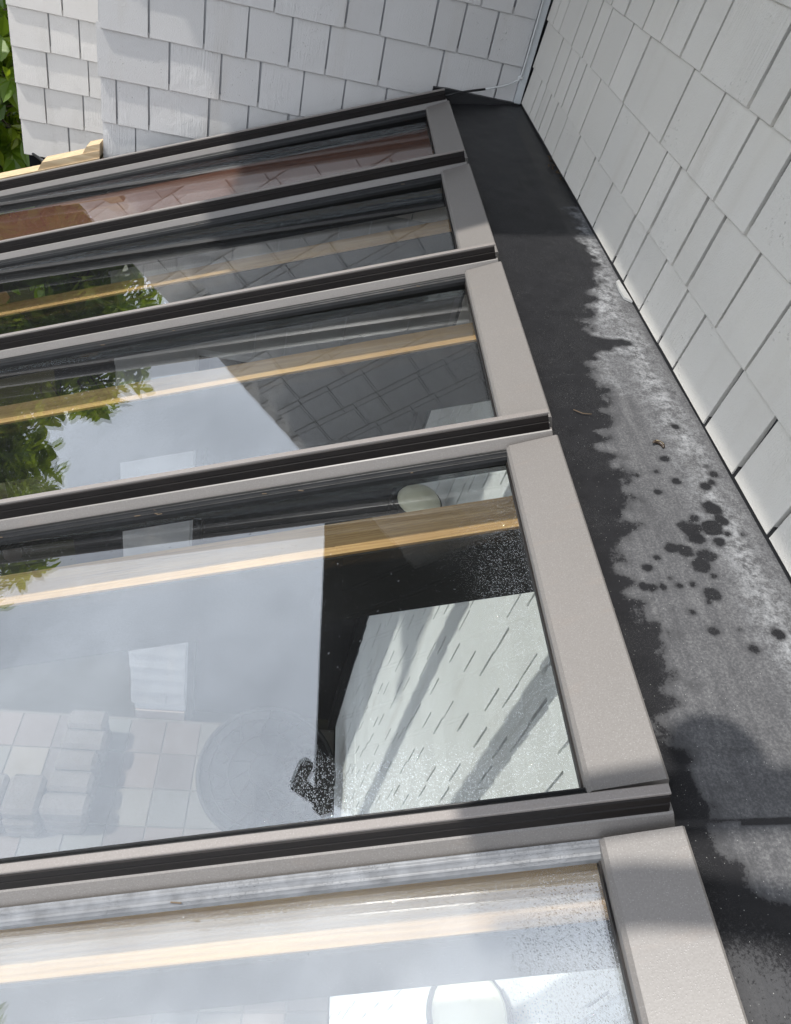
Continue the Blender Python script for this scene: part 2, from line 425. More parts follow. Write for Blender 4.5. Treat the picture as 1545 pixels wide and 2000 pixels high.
# far wall (faces -y)
far = empty('shingle_wall', (0, 0, 0), 'far grey-blue shingled end wall that the topmost roof bay runs into', 'wall')
boxo('sheathing', (-1.80, -0.001, YF + .016, YF + .16, -1.62, 2.6), M['corew'], far)
boxo('sheathing', (-1.955, -1.801, YF + .016, YF + .16, 0.13, 2.6), M['corew'], far)
boxo('pier_core', (-1.80, -1.36, YF + .016, YF + .16, ZFLOOR + .12, -1.621), M['corew'], far)
boxo('foundation', (-1.79, -1.37, YF - .005, YF + .17, ZFLOOR - .04, ZFLOOR + .118), M['concrete'], far)
FB = {0.334: [-.278, -.139], 0.147: [-1.111, -.817, -.668, -.454, -.332, -.194],
      -0.049: [-1.611, -1.387, -1.211, -1.031, -.873, -.641, -.382, -.12],
      -0.238: [-1.529, -1.312, -1.146, -.96, -.779, -.595, -.3], -0.427: [-1.753, -1.615, -1.356, -1.185, -1.009]}
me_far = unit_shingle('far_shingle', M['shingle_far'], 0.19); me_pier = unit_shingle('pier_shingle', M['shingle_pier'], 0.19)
zs = sorted(FB) ; zlow = [-0.427 - 0.19 * i for i in range(1, 27)]; zup = [0.334 + 0.19 * i for i in range(1, 12)]
for i, z in enumerate(zlow[::-1] + zs + zup):
    if z < ZFLOOR + .1: continue
    lo = -1.822 + random.choice((-.006, .0, .012)); hi = -.03
    if z > .12: lo -= .15
    if z < -1.62: hi = -1.372 + random.uniform(-.01, .01)
    known = FB.get(z, [])
    cuts = row_cuts(lo, hi, known)
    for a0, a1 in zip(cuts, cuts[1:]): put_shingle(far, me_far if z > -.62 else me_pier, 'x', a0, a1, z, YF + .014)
# corner return of the far wall, facing -x
me_ret = unit_shingle('return_shingle', M['shingle_far'], 0.19, .010)
for z in zlow[:4][::-1] + zs:
    if z > .12: continue
    c0 = YF + .012
    for a0, a1 in ((c0, c0 + .22), (c0 + .22, c0 + .50), (c0 + .50, YB - .01)):
        put_shingle(far, me_ret, 'y', a0, a1, z - .004, -1.806 + .0)
boxo('sheathing', (-1.80, -1.66, YF + .161, YB + .016, -1.6, 2.6), M['corew'], far)
# doorway in the far wall below the roof
dr = bpy.data.objects.new('glass_door', None); link(dr, far)
boxo('door_frame', (-1.358, -1.30, YF + .0, YF + .15, ZFLOOR, -1.625), M['black'], dr)
boxo('door_frame', (-.06, -.004, YF + .0, YF + .15, ZFLOOR, -1.625), M['black'], dr)
boxo('door_frame', (-1.299, -.061, YF + .0, YF + .15, -1.72, -1.625), M['black'], dr)
boxo('dark_pane', (-1.299, -.061, YF + .09, YF + .10, ZFLOOR, -1.721), M['black'], dr)
# corner board where the two walls meet
boxo('corner_board', (-.030, -.003, YF - .022, YF + .012, .0, 2.6), M['trim'], far)

# back wall, further away to the left (faces -y, fully in the sun)
back = empty('shingle_wall', (0, 0, 0), 'sunlit warm-white shingled wall set back behind the left corner', 'wall')
boxo('sheathing', (-2.452, -1.801, YB + .018, YB + .16, -.972, 2.6), M['corew'], back)
boxo('dark_void_wall', (-2.45, -1.801, YB + .03, YB + .15, ZFLOOR - .5, -.974), M['black'], back)  # made black to paint the shaded void below the wall
me_back = unit_shingle('back_shingle', M['shingle_back'], 0.188, .016)
BBK = {-.231: [-2.197], -.412: [-2.27, -2.124], -.60: [-2.297], -.784: [-2.325, -2.13], -.97: [-2.217]}
BBK = {-.231 - .003: [-2.197], -.42: [-2.27, -2.124], -.60: [-2.297], -.787: [-2.325, -2.13], -.975: [-2.217]}
rows = sorted(BBK) + [-.234 + .188 * i for i in range(1, 15)]
for z in rows:
    cuts = row_cuts(-2.468, -1.79, BBK.get(z, []), .15, .3)
    for a0, a1 in zip(cuts, cuts[1:]): put_shingle(back, me_back, 'x', a0, a1, z, YB + .016)

# house wall on the right (faces -x)
house = empty('shingle_wall', (0, 0, 0), 'tall pale green-white shingled house wall rising from the black flashing', 'wall')
boxo('sheathing', (.016, .18, -1.2, YF + .16, -.12, 2.6), M['gapdark'], house)
HB = {0.010: [2.862, 2.765, 2.665, 2.542, 2.378, 2.178, 1.97, 1.758, 1.523, 1.41, 1.256, 1.1, .99, .783, .627, .468],
      0.163: [2.75, 2.6, 2.47, 2.367, 2.175, 1.911, 1.652, 1.499, 1.393, 1.207, 1.104, .921, .765],
      0.345: [2.93, 2.806, 2.583, 2.419, 2.299, 2.062, 1.895, 1.545, 1.344, 1.166, .992],
      0.530: [2.9, 2.72, 2.5, 2.3, 2.142, 1.957, 1.791, 1.638, 1.496, 1.21, 1.092]}
HZ = [0.010, 0.163, 0.345, 0.530] + [0.715 + .185 * i for i in range(4)]
for i, z in enumerate(HZ):
    hh = (HZ[i + 1] - z) if i + 1 < len(HZ) else .185
    me = unit_shingle('house_shingle', M['shingle_house'], hh, .013)
    cuts = row_cuts(-1.0, 3.052, HB.get(z, []))
    for a0, a1 in zip(cuts, cuts[1:]): put_shingle(house, me, 'y', a0, a1, z, .014, .0115, .0012)
# the same wall below the roof
low = empty('lower_house_wall', (0, 0, 0), 'white shingled wall under the glass roof striped by rafter shadows', 'wall')
boxo('sheathing', (.016, .18, -1.2, YF + .16, ZFLOOR, -.125), M['core'], low)
me_low = unit_shingle('low_shingle', M['shingle_low'], .18, .013)
cnt = 0; rest = bmesh.new()
z = -.30
while z > ZFLOOR:
    cuts = row_cuts(-1.0, 3.06, [])
    for a0, a1 in zip(cuts, cuts[1:]):
        if a0 > -.05 and cnt < 295:
            put_shingle(low, me_low, 'y', a0, a1, z, .014, .011); cnt += 1
        else:
            box(rest, -.001, .012, a0 + .005, a1 - .005, z, z + .177)
    z -= .18
o = mesh_obj('shingle_field', rest, M['shingle_low'], low); o['kind'] = 'stuff'
bm = bmesh.new(); tube(bm, [(-.03, -.02, -.4), (-.03, -.02, ZFLOOR + .05)], .018, 10)
tag(mesh_obj('conduit_pipe', bm, M['trim'], None, True), 'slim white vertical pipe on the lower wall beside the near lamp', 'pipe')

# ------------------------------------------------------------------ roofs that overhang (above the frame, they shade and are mirrored)
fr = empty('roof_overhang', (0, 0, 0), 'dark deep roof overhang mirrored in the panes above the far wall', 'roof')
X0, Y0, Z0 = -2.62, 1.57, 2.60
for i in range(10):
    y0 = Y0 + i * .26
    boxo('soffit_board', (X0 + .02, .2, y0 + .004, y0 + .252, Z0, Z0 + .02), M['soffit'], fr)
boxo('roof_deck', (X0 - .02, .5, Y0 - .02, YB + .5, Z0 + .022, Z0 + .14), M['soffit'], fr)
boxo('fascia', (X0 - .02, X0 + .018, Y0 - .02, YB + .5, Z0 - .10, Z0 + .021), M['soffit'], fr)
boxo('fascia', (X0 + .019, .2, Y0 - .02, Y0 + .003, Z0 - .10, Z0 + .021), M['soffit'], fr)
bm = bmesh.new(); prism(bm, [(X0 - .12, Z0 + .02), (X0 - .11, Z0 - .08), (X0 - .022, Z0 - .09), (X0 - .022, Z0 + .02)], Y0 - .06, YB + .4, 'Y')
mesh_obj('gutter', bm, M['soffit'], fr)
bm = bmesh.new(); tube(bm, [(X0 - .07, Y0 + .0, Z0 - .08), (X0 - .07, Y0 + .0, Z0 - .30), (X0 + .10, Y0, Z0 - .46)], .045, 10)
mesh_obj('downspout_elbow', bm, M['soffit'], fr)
boxo('mirror_block_soffit', (-3.45, .2, 1.76, YB + .6, 4.2, 4.24), M['soffit'], fr)  # added unseen upper roof, there to block mirrored sky in the glass
boxo('mirror_block_fascia', (-3.49, -3.451, 1.72, YB + .6, 4.14, 4.36), M['soffit'], fr)
boxo('mirror_block_fascia', (-3.45, .2, 1.72, 1.759, 4.14, 4.36), M['soffit'], fr)
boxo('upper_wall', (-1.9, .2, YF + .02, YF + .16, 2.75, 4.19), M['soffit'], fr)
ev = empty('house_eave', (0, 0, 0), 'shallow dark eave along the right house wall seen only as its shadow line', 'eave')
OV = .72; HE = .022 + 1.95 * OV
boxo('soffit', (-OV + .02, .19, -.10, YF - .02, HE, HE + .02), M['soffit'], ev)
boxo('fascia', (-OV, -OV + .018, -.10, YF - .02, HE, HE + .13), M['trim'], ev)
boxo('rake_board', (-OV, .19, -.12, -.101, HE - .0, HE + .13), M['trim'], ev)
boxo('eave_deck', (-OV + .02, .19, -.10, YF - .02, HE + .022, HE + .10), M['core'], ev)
# added unseen frame: its arms cast the photographer's shadow on the near flashing
caster = empty('shadow_frame', (0, 0, 0), 'added unseen frame whose arms cast the photographer shadow on the near flashing', 'shadow_caster')
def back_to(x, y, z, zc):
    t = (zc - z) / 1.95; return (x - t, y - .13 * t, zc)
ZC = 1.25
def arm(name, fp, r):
    bm = bmesh.new(); tube(bm, [back_to(*p, ZC) for p in fp], r, 10); mesh_obj(name, bm, M['soffit'], caster, True)
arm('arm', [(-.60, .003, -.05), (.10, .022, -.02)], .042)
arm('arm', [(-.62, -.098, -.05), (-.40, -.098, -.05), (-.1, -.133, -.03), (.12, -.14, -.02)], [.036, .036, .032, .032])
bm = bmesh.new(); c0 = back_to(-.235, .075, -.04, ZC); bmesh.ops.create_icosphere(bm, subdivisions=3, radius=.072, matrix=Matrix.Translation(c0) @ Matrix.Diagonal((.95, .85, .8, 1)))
mesh_obj('shadow_ball', bm, M['soffit'], caster, True)

# ------------------------------------------------------------------ flashing (black rubber membrane)
def hash2(i, j, s=0):
    n = (i * 374761393 + j * 668265263 + s * 974711) & 0xffffffff
    n = ((n ^ (n >> 13)) * 1274126177) & 0xffffffff
    return ((n ^ (n >> 16)) & 0xffff) / 65535.0
def vnoise(x, y, s=0):
    i, j = math.floor(x), math.floor(y); fx, fy = x - i, y - j
    fx = fx * fx * (3 - 2 * fx); fy = fy * fy * (3 - 2 * fy)
    a = hash2(i, j, s); b = hash2(i + 1, j, s); c = hash2(i, j + 1, s); d = hash2(i + 1, j + 1, s)
    return a + (b - a) * fx + (c - a) * fy + (a - b - c + d) * fx * fy
BND = [(-.03, 1.95), (-.045, 1.761), (-.047, 1.60), (-.052, 1.52), (-.078, 1.40), (-.119, 1.288), (-.160, 1.17), (-.155, 1.150), (-.07, 1.118), (-.085, 1.10), (-.175, 1.06), (-.18, .964), (-.181, .867), (-.194, .796), (-.238, .729),
       (-.22, .697), (-.211, .637), (-.215, .553), (-.255, .476), (-.277, .428), (-.271, .372), (-.255, .309), (-.252, .242), (-.253, .189),
       (-.275, .148), (-.306, .132), (-.304, .102), (-.283, .057), (-.262, .029), (-.284, -.022), (-.265, -.059), (-.274, -.09), (-.20, -.115), (-.06, -.135), (.03, -.15), (.06, -.40)][::-1]
def bx(y):
    if y <= BND[0][1]: return BND[0][0]
    for (xa, ya), (xb, yb) in zip(BND, BND[1:]):
        if y <= yb: return xa + (xb - xa) * (y - ya) / max(1e-6, yb - ya)
    return .05
SPOTS = [(-.11, .689, .0074), (-.056, .788, .007), (-.18, .639, .0048), (-.138, .65, .0048), (-.109, .622, .0072), (-.153, .594, .0062), (-.032, .666, .0041), (-.027, .642, .0081), (-.056, .605, .0099), (-.04, .618, .006), (-.068, .546, .0153), (-.061, .516, .0113), (-.085, .496, .0168), (-.13, .499, .0141), (-.108, .521, .0075), (-.121, .477, .0147), (-.173, .451, .0108), (-.153, .444, .0126), (-.118, .432, .0136), (-.135, .41, .0141), (-.116, .496, .0111), (-.23, .405, .0077), (-.207, .429, .005), (-.199, .382, .0034), (-.122, .386, .0045), (-.085, .462, .0091), (-.139, .348, .0119), (-.185, .312, .005), (-.151, .332, .0034), (-.164, .276, .0071), (-.063, .267, .0091), (-.113, .242, .0076), (-.034, .481, .0037), (-.063, .481, .0052), (-.12, .278, .0026), (-.235, .362, .0075), (-.25, .366, .0082), (-.217, .363, .0068), (-.189, .366, .0062), (-.165, .369, .0048)]
XR = -.345
NX, DY = 72, .0045
YS, YE = -.75, YF - .004
NY = int((YE - YS) / DY)
verts, faces, wet_shade, palev = [], [], [], []
for j in range(NY + 1):
    y = YS + (YE - YS) * j / NY; b0 = bx(y)
    for i in range(NX + 1):
        x = XR + (.004 - XR) * i / NX
        z = .055 / .33 * x
        z += .012 * max(0, 1 - abs(x + .075) / .05) * .35                         # soft ridge beside the wall
        z += .0022 * (vnoise(x * 9, y * 5, 1) - .5) + .001 * (vnoise(x * 30, y * 18, 2) - .5)
        if y < -.018 + .006 * vnoise(x * 20, 3): z -= .0035                            # lapped sheet edge
        if abs(y - (.075 + .02 * x)) < .010: z += .0022
        verts.append((x, y, z))
        nzv = (vnoise(x * 60, y * 45, 3) - .5) * .03 + (vnoise(x * 160, y * 130, 4) - .5) * .016 + (vnoise(x * 18, y * 40, 5) - .5) * .045
        wv = .5 + (b0 - x + nzv) / .075
        for sx, sy, sr in SPOTS:
            dd = math.hypot((x - sx), (y - sy)) - sr * (.82 + .55 * vnoise(x * 120, y * 120, 6))
            if dd < .02: wv = max(wv, min(.5 - dd / .016, .60 + .4 * hash2(int(sx * 1000), int(sy * 1000))))
        if y > 1.95: wv = 1.0
        if abs(y + .016 - .006 * vnoise(x * 20, 3)) < .003: wv = max(wv, .66)  # dark lap line painted into the wetness in place of the step's shadow
        if y < -.09: wv = min(wv, .56 + .5 * (vnoise(x * 14, y * 10, 9) - .4))
        wet_shade.append(max(0, min(1, wv)))
        pv = max(0, 1 - abs(x + .055) / .06) * (.45 + .8 * vnoise(x * 40, y * 25, 7)) * (1 if y > .2 else .4)
        if .9 < y < 1.9: pv += .5 * max(0, 1 - abs(x - b0 - .03) / .05)
        palev.append(max(0, min(1, pv)))
for j in range(NY):
    for i in range(NX):
        a = j * (NX + 1) + i; faces.append((a, a + 1, a + NX + 2, a + NX + 1))
me = bpy.data.meshes.new('membrane'); me.from_pydata(verts, [], faces); me.update()
for nm, vals in (('wet', wet_shade), ('pale', palev)):
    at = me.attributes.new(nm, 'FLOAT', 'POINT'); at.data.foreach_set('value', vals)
for p in me.polygons: p.use_smooth = True
def mat_flash():
    n = NT('rubber_membrane'); p = n.pos()
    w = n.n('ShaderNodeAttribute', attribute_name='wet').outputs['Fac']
    pl = n.n('ShaderNodeAttribute', attribute_name='pale').outputs['Fac']
    fine = n.noise(p, 240, 4, 0.75); mid = n.noise(p, 26, 6, 0.65)
    ws = n.math('ADD', w, n.math('ADD', n.math('MULTIPLY', n.math('SUBTRACT', fine, .5), .9), n.math('MULTIPLY', n.math('SUBTRACT', mid, .5), .5)))
    ws = n.sstep(ws, 0.36, 0.60)
    brush = n.noise(n.pos((60, 5, 1)), 1.0, 6, 0.7)
    brush2 = n.noise(n.pos((12, 190, 1)), 1.0, 4, 0.6)
    tex = n.math('ADD', n.math('MULTIPLY', brush, .34), n.math('ADD', n.math('MULTIPLY', fine, .72), n.math('MULTIPLY', mid, .22)))
    dry = n.ramp(tex, [(0.36, (.034, .034, .036)), (0.62, (.074, .074, .077)), (0.88, (.165, .165, .165))])
    chalk = n.math('MULTIPLY', pl, n.sstep(n.noise(p, 60, 6, .7), .35, .7))
    dry = n.mix(n.math('MULTIPLY', chalk, .6), dry, C4(.42, .43, .44))
    wetc = n.mix(mid, C4(.009, .009, .010), C4(.024, .024, .026))
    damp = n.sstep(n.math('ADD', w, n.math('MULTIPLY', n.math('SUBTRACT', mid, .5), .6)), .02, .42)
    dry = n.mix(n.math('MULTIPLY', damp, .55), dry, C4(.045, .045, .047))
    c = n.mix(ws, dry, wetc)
    # brown-green grime next to the rail
    sp = n.n('ShaderNodeSeparateXYZ', {0: p})
    gx = n.sstep(n.math('ADD', sp.outputs[0], n.math('MULTIPLY', mid, .03)), -.298, -.325)
    c = n.mix(n.math('MULTIPLY', gx, .8), c, n.mix(fine, C4(.045, .036, .022), C4(.11, .095, .07)))
    # bright specks of grit and droplets
    v = n.n('ShaderNodeTexVoronoi', {'Vector': p, 'Scale': 300.0})
    r0 = n.n('ShaderNodeSeparateColor', {0: v.outputs['Color']}).outputs[0]
    grit = n.math('MULTIPLY', n.sstep(v.outputs['Distance'], .22, .1), n.sstep(r0, .90, .95))
    c = n.mix(n.math('MULTIPLY', grit, .55), c, C4(.5, .5, .48))
    v2 = n.n('ShaderNodeTexVoronoi', {'Vector': p, 'Scale': 420.0})
    dr_ = n.math('MULTIPLY', n.sstep(v2.outputs['Distance'], .4, .1), ws)
    dr_ = n.math('MULTIPLY', dr_, n.sstep(n.noise(p, 10, 3), .38, .62))
    ro = n.n('ShaderNodeMix', {'Factor': ws, 'A': .80, 'B': .34}, data_type='FLOAT').outputs[0]
    h = n.math('ADD', n.math('ADD', n.math('MULTIPLY', fine, .5), n.math('MULTIPLY', brush, .4)), n.math('ADD', n.math('MULTIPLY', dr_, 1.2), n.math('MULTIPLY', brush2, .25)))
    return n.done(n.bsdf(Base_Color=c, Roughness=ro, Specular_IOR_Level=.17, Normal=n.bump(h, .5, .0016)))
M['flash'] = mat_flash()
me.materials.append(M['flash'])
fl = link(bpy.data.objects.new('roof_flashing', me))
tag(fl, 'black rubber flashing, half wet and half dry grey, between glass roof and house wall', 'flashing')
bm = bmesh.new(); box(bm, .0045, .0155, YS, YF - .003, -.06, .03)
M['flashblack'] = mat_simple('bare_membrane', (.012, .012, .013), .45, .3, 40, .2)
mesh_obj('wall_upstand', bm, M['flashblack'], fl)
# upstand turned up the far wall, sloping from the cap to the corner
bm = bmesh.new()
prof = [(-.40, -.08), (.004, -.02), (.004, .006), (-.10, .004), (-.22, .004), (-.335, .006), (-.40, .0)]
A = [bm.verts.new((x, YF - .022, z)) for x, z in prof]; Bv = [bm.verts.new((x, YF - .003, z)) for x, z in prof]
for i in range(len(prof)): bm.faces.new((A[i], A[(i + 1) % len(prof)], Bv[(i + 1) % len(prof)], Bv[i]))
bm.faces.new(A); bm.faces.new(Bv[::-1]); mesh_obj('end_upstand', bm, M['flashblack'], fl)
# exposed white patch under the shingle butts
bm = bmesh.new()
ptsw = [(-.013, 1.42), (-.003, 1.43), (.001, 1.31), (-.015, 1.33), (-.017, 1.37)]
A = [bm.verts.new((x, y, .055 / .33 * x + .0075)) for x, y in ptsw]; bm.faces.new(A)
ex = bmesh.ops.extrude_face_region(bm, geom=bm.faces[:]); bmesh.ops.translate(bm, vec=(0, 0, -.006), verts=[v for v in ex['geom'] if isinstance(v, bmesh.types.BMVert)])
mesh_obj('white_patch', bm, mat_simple('white_sealant', (.33, .33, .32), .8, .3, 90, .5), fl)

# ------------------------------------------------------------------ glass roof
roof = empty('glass_roof', (XE, 0, ZE), 'sloping glass sunroom roof with taupe frames and dark capped bars', 'glass roof')
RI = roof.matrix_world.inverted() if False else Matrix.Translation((-XE, 0, -ZE))
def place(o, k, extra=None):
    m = RI @ roof_matrix(k)
    if extra is not None: m = m @ extra
    o.matrix_local = m
LEN = 2.42
TL = 1.2
KS = list(range(-2, 5))
c = .0025
def half(pts):  # mirrored profile about y=c
    return [(c + y, z) for y, z in pts] + [(c - y, z) for y, z in reversed(pts)]
flange_prof = half([(.0105, -.0465), (.0135, -.0478), (.0282, -.0800), (.0285, -.083)])
body_prof = half([(.0060, -.0095), (.0083, -.0105), (.0100, -.0225), (.0085, -.0235), (.0085, -.0250), (.0105, -.0262), (.0108, -.0462)])
strip_prof = half([(.0050, -.0040), (.0062, -.0052), (.0062, -.0092)])
gasket_prof = [(.0285, -.066), (.036, -.068), (.040, -.073), (.044, -.073), (.047, -.079), (.048, -.089), (.0285, -.089)]
gasket_prof_b = [(2 * c - y, z) for y, z in gasket_prof][::-1]
proto = {}
def inst(name, key, builder, mat, parent, k, smooth=False):
    if key not in proto:
        bm = bmesh.new(); builder(bm); o = mesh_obj(name, bm, mat, parent, smooth); proto[key] = o.data
    else: o = link(bpy.data.objects.new(name, proto[key]), parent)
    return o
gx_obj = {}
for k in KS:
    mu = inst('mullion', 'mu', lambda bm: prism(bm, flange_prof, -.004, LEN), M['taupe'], roof, k); place(mu, k)
    inst('cap_body', 'cb', lambda bm: prism(bm, body_prof, .001, LEN + .01), M['bar'], mu, k)
    inst('cap_strip', 'cs', lambda bm: prism(bm, strip_prof, -.0005, LEN + .012), M['strip'], mu, k)
    inst('gasket', 'ga', lambda bm: prism(bm, gasket_prof, .075, LEN - .02), M['gasket'], mu, k) if k > 0 else inst('gasket', 'gf', lambda bm: prism(bm, gasket_prof, .075, LEN - .02), M['gasket_sky'], mu, k)
    inst('gasket', 'gr', lambda bm: prism(bm, gasket_prof_b, .075, LEN - .02), M['gasket'], mu, k)
    inst('glazing_bar', 'gb', lambda bm: box(bm, .02, LEN - .02, -.012, .006, -.146, -.0835), M['darkwood'], mu, k)
    ra = inst('rafter', 'ra', lambda bm: (box(bm, -.34, LEN - .05, -.034, .0605, -.495, -.268)), M['wood'], roof, k); place(ra, k)
    inst('side_board', 'sb', lambda bm: box(bm, -.33, LEN - .06, .0606, .0665, -.499, -.275), M['darkwood'], ra, k)
    # rail and pane of the bay on the camera side of this cap
    def rail(bm):
        prof = [(-.012, -.12), (-.012, -.050), (-.009, -.047), (.0865, -.0555), (.0925, -.0620), (.0945, -.0840), (.0945, -.12)]
        A = [bm.verts.new((x, .0315, z)) for x, z in prof]; Bv = [bm.verts.new((x, SP - .0265, z)) for x, z in prof]
        m = len(prof)
        for i in range(m): bm.faces.new((A[i], A[(i + 1) % m], Bv[(i + 1) % m], Bv[i]))
        bm.faces.new(A); bm.faces.new(Bv[::-1])
    inst('rail_gasket', 'rg', lambda bm: box(bm, .0946, .0975, .035, SP - .03, -.121, -.0850), M['bar'], mu, k)
    rl = inst('top_rail', 'rl', rail, M['taupe'], roof, k); place(rl, k)
    pn = inst('glass_pane', 'pn', lambda bm: box(bm, 0, 2.30, .020, .735, -.020, 0), M['glass'], roof, k)
    ex = Matrix.Translation((2.06, 0, -.079)) @ Matrix.Rotation(math.radians(-TL), 4, 'Y') @ Matrix.Translation((-1.98, 0, 0))
    place(pn, k, ex)
    film = {0: .095, -1: .09, 1: .004, 2: .003, 3: .003, 4: .003}.get(k, .02)
    drop = {0: 1.0, -1: 1.0, 1: 1.0, 2: .55, 3: .35, 4: .15}.get(k, .5)
    pn.color = (film, drop, 0, 1)
    er = inst('eave_rail', 'er', lambda bm: box(bm, 2.30, LEN - .02, .030, SP - .025, -.14, -.055), M['taupe'], roof, k); place(er, k)
bm = bmesh.new(); box(bm, LEN - .06, LEN + .06, -.08 - 4 * SP, 2 * SP + .08, -.60, -.50)
o = mesh_obj('eave_beam', bm, M['wood'], roof); place(o, 0)
for k in (-2, 1):
    e = Vector((XE, k * SP, ZE)) + SD * (LEN) - NN * .60
    boxo('post', (e.x - .05 - XE, e.x + .05 - XE, e.y - .05, e.y + .05, ZFLOOR - ZE, e.z - ZE), M['wood'], roof)
# red cedar panel closing the topmost bay under its glass
bm = bmesh.new(); box(bm, .10, LEN - .1, .030, .72, -.155, -.144)
o = mesh_obj('cedar_panel', bm, M['redpanel'], roof)
o.matrix_local = RI @ roof_matrix(4)

# ------------------------------------------------------------------ fresh lumber left of the far corner
def lumber(label, x0, x1, y0, y1, dz, cut):
    bm = bmesh.new()
    zt = lambda x: ZE + (x - XE) * math.tan(TH) + dz
    t = .045
    P = [(x0, zt(x0)), (x1, zt(x1)), (x1, zt(x1) - t), (x0 - cut, zt(x0 - cut) - t)]
    A = [bm.verts.new((x, y0, z)) for x, z in P]; Bv = [bm.verts.new((x, y1, z)) for x, z in P]
    for i in range(4): bm.faces.new((A[i], A[(i + 1) % 4], Bv[(i + 1) % 4], Bv[i]))
    bm.faces.new(A); bm.faces.new(Bv[::-1])
    o = mesh_obj('lumber_board', bm, M['freshwood']); tag(o, label, 'board', 'fresh lumber boards by the far corner'); return o
lumber('short pale lumber board tight against the left corner of the far wall, topmost', -1.885, -1.826, 3.05, 3.122, .050, .03)
lumber('middle pale lumber board stepping out below the set-back wall', -2.085, -1.828, 3.046, 3.124, .022, .03)
lumber('lowest and longest pale lumber board reaching the left edge of the photo', -2.75, -1.828, 3.042, 3.126, -.010, .03)
bm = bmesh.new(); tube(bm, [(-2.16, 3.16, -.665), (-2.10, 3.12, -.675), (-2.02, 3.085, -.672), (-1.95, 3.06, -.672)], [.006, .008, .007, .004], 6)
tube(bm, [(-2.15, 3.155, -.668), (-2.07, 3.09, -.69), (-2.03, 3.07, -.70)], [.004, .003, .003], 6)
tag(mesh_obj('black_strap', bm, M['flashblack'], None, True), 'thin black strap lying on the pale boards at the left edge', 'strap')

# ------------------------------------------------------------------ white cable in the corner
M['cable'] = mat_simple('white_cable', (.55, .56, .55), .45)
cb = empty('coax_cable', (0, 0, 0), 'thin white cable down the wall corner bending to the topmost cap', 'cable')
yw = YF - .028
bm = bmesh.new(); tube(bm, [(-.045, yw, 2.4), (-.040, yw, .9), (-.036, yw, .5), (-.034, yw, .3), (-.034, yw, .155), (-.036, yw, .120), (-.044, yw - .002, .100), (-.065, yw - .006, .086), (-.105, yw - .01, .066), (-.155, yw - .012, .048), (-.18, yw - .014, .040)], .0042, 8)
mesh_obj('white_run', bm, M['cable'], cb, True)
bm = bmesh.new(); tube(bm, [(-.178, yw - .014, .0407), (-.24, yw - .018, .022), (-.30, yw - .026, .004), (-.36, yw - .04, -.02)], .0050, 8)
mesh_obj('black_sleeve', bm, M['flashblack'], cb, True)
bm = bmesh.new(); bmesh.ops.create_icosphere(bm, subdivisions=2, radius=.011, matrix=Matrix.Translation((-.036, yw - .001, .112)) @ Matrix.Diagonal((1.15, .7, .8, 1)))
mesh_obj('clip', bm, M['cable'], cb, True)

# ------------------------------------------------------------------ small things on the flashing
fz = lambda x: .055 / .33 * x
M['worm'] = mat_simple('caterpillar', (.035, .022, .012), .4, .4, 300)
bm = bmesh.new(); P = []
for i in range(9):
    a = -0.6 + i * .40; P.append((-.114 + .011 * math.cos(a), .724 + .011 * math.sin(a), fz(-.114) + .0055))
tube(bm, P, [.0018, .0034, .0042, .0044, .0044, .0042, .004, .0032, .0016], 8)
w = mesh_obj('caterpillar', bm, M['worm'], None, True); tag(w, 'small curled brown caterpillar lying on the dry grey flashing', 'caterpillar')
M['worm2'] = mat_simple('caterpillar_stripe', (.45, .38, .22), .5)
bm = bmesh.new(); tube(bm, [(x, y, z + .0038) for x, y, z in P[2:-2]], .0006, 6); mesh_obj('pale_stripe', bm, M['worm2'], w, True)
M['needle'] = mat_simple('dry_needle', (.10, .07, .042), .8)
bm = bmesh.new(); tube(bm, [(-.262, .842, fz(-.262) + .005), (-.245, .829, fz(-.245) + .005), (-.226, .826, fz(-.23) + .006)], .0012, 5)
tag(mesh_obj('pine_needle', bm, M['needle'], None, True), 'single tan pine needle on the wet black part of the flashing', 'needle')
bm = bmesh.new()
for i in range(16):
    y = random.uniform(2.12, 2.42); x = -.004 - abs(random.gauss(0, .012)); a = random.uniform(0, 6.3); s = random.uniform(.006, .02)
    v = [bm.verts.new((x + s * math.cos(a + t) * q, y + s * math.sin(a + t) * q, fz(x) + .006 + random.uniform(0, .008))) for t, q in ((0, 1), (1.9, .35), (3.1, .9), (4.6, .3))]
    bm.faces.new(v)
bmesh.ops.solidify(bm, geom=bm.faces[:], thickness=.001)
tag(mesh_obj('leaf_debris', bm, M['needle']), 'brown leaf scraps caught along the wall foot near the far corner', 'debris', kind='stuff')
bm = bmesh.new()
for i in range(26):
    k = random.choice((0, 1, 1, 2, 2, 3)); a = random.uniform(.15, 1.7); b = random.uniform(.034, .05); L = random.uniform(.004, .016)
    m = roof_matrix(k); tube(bm, [m @ Vector((a, b, -.0715)), m @ Vector((a + L, b + random.uniform(-.003, .003), -.069))], .0011, 4)
tag(mesh_obj('gasket_debris', bm, M['needle']), 'tiny brown needle bits caught along the rubber gaskets', 'debris', kind='stuff')

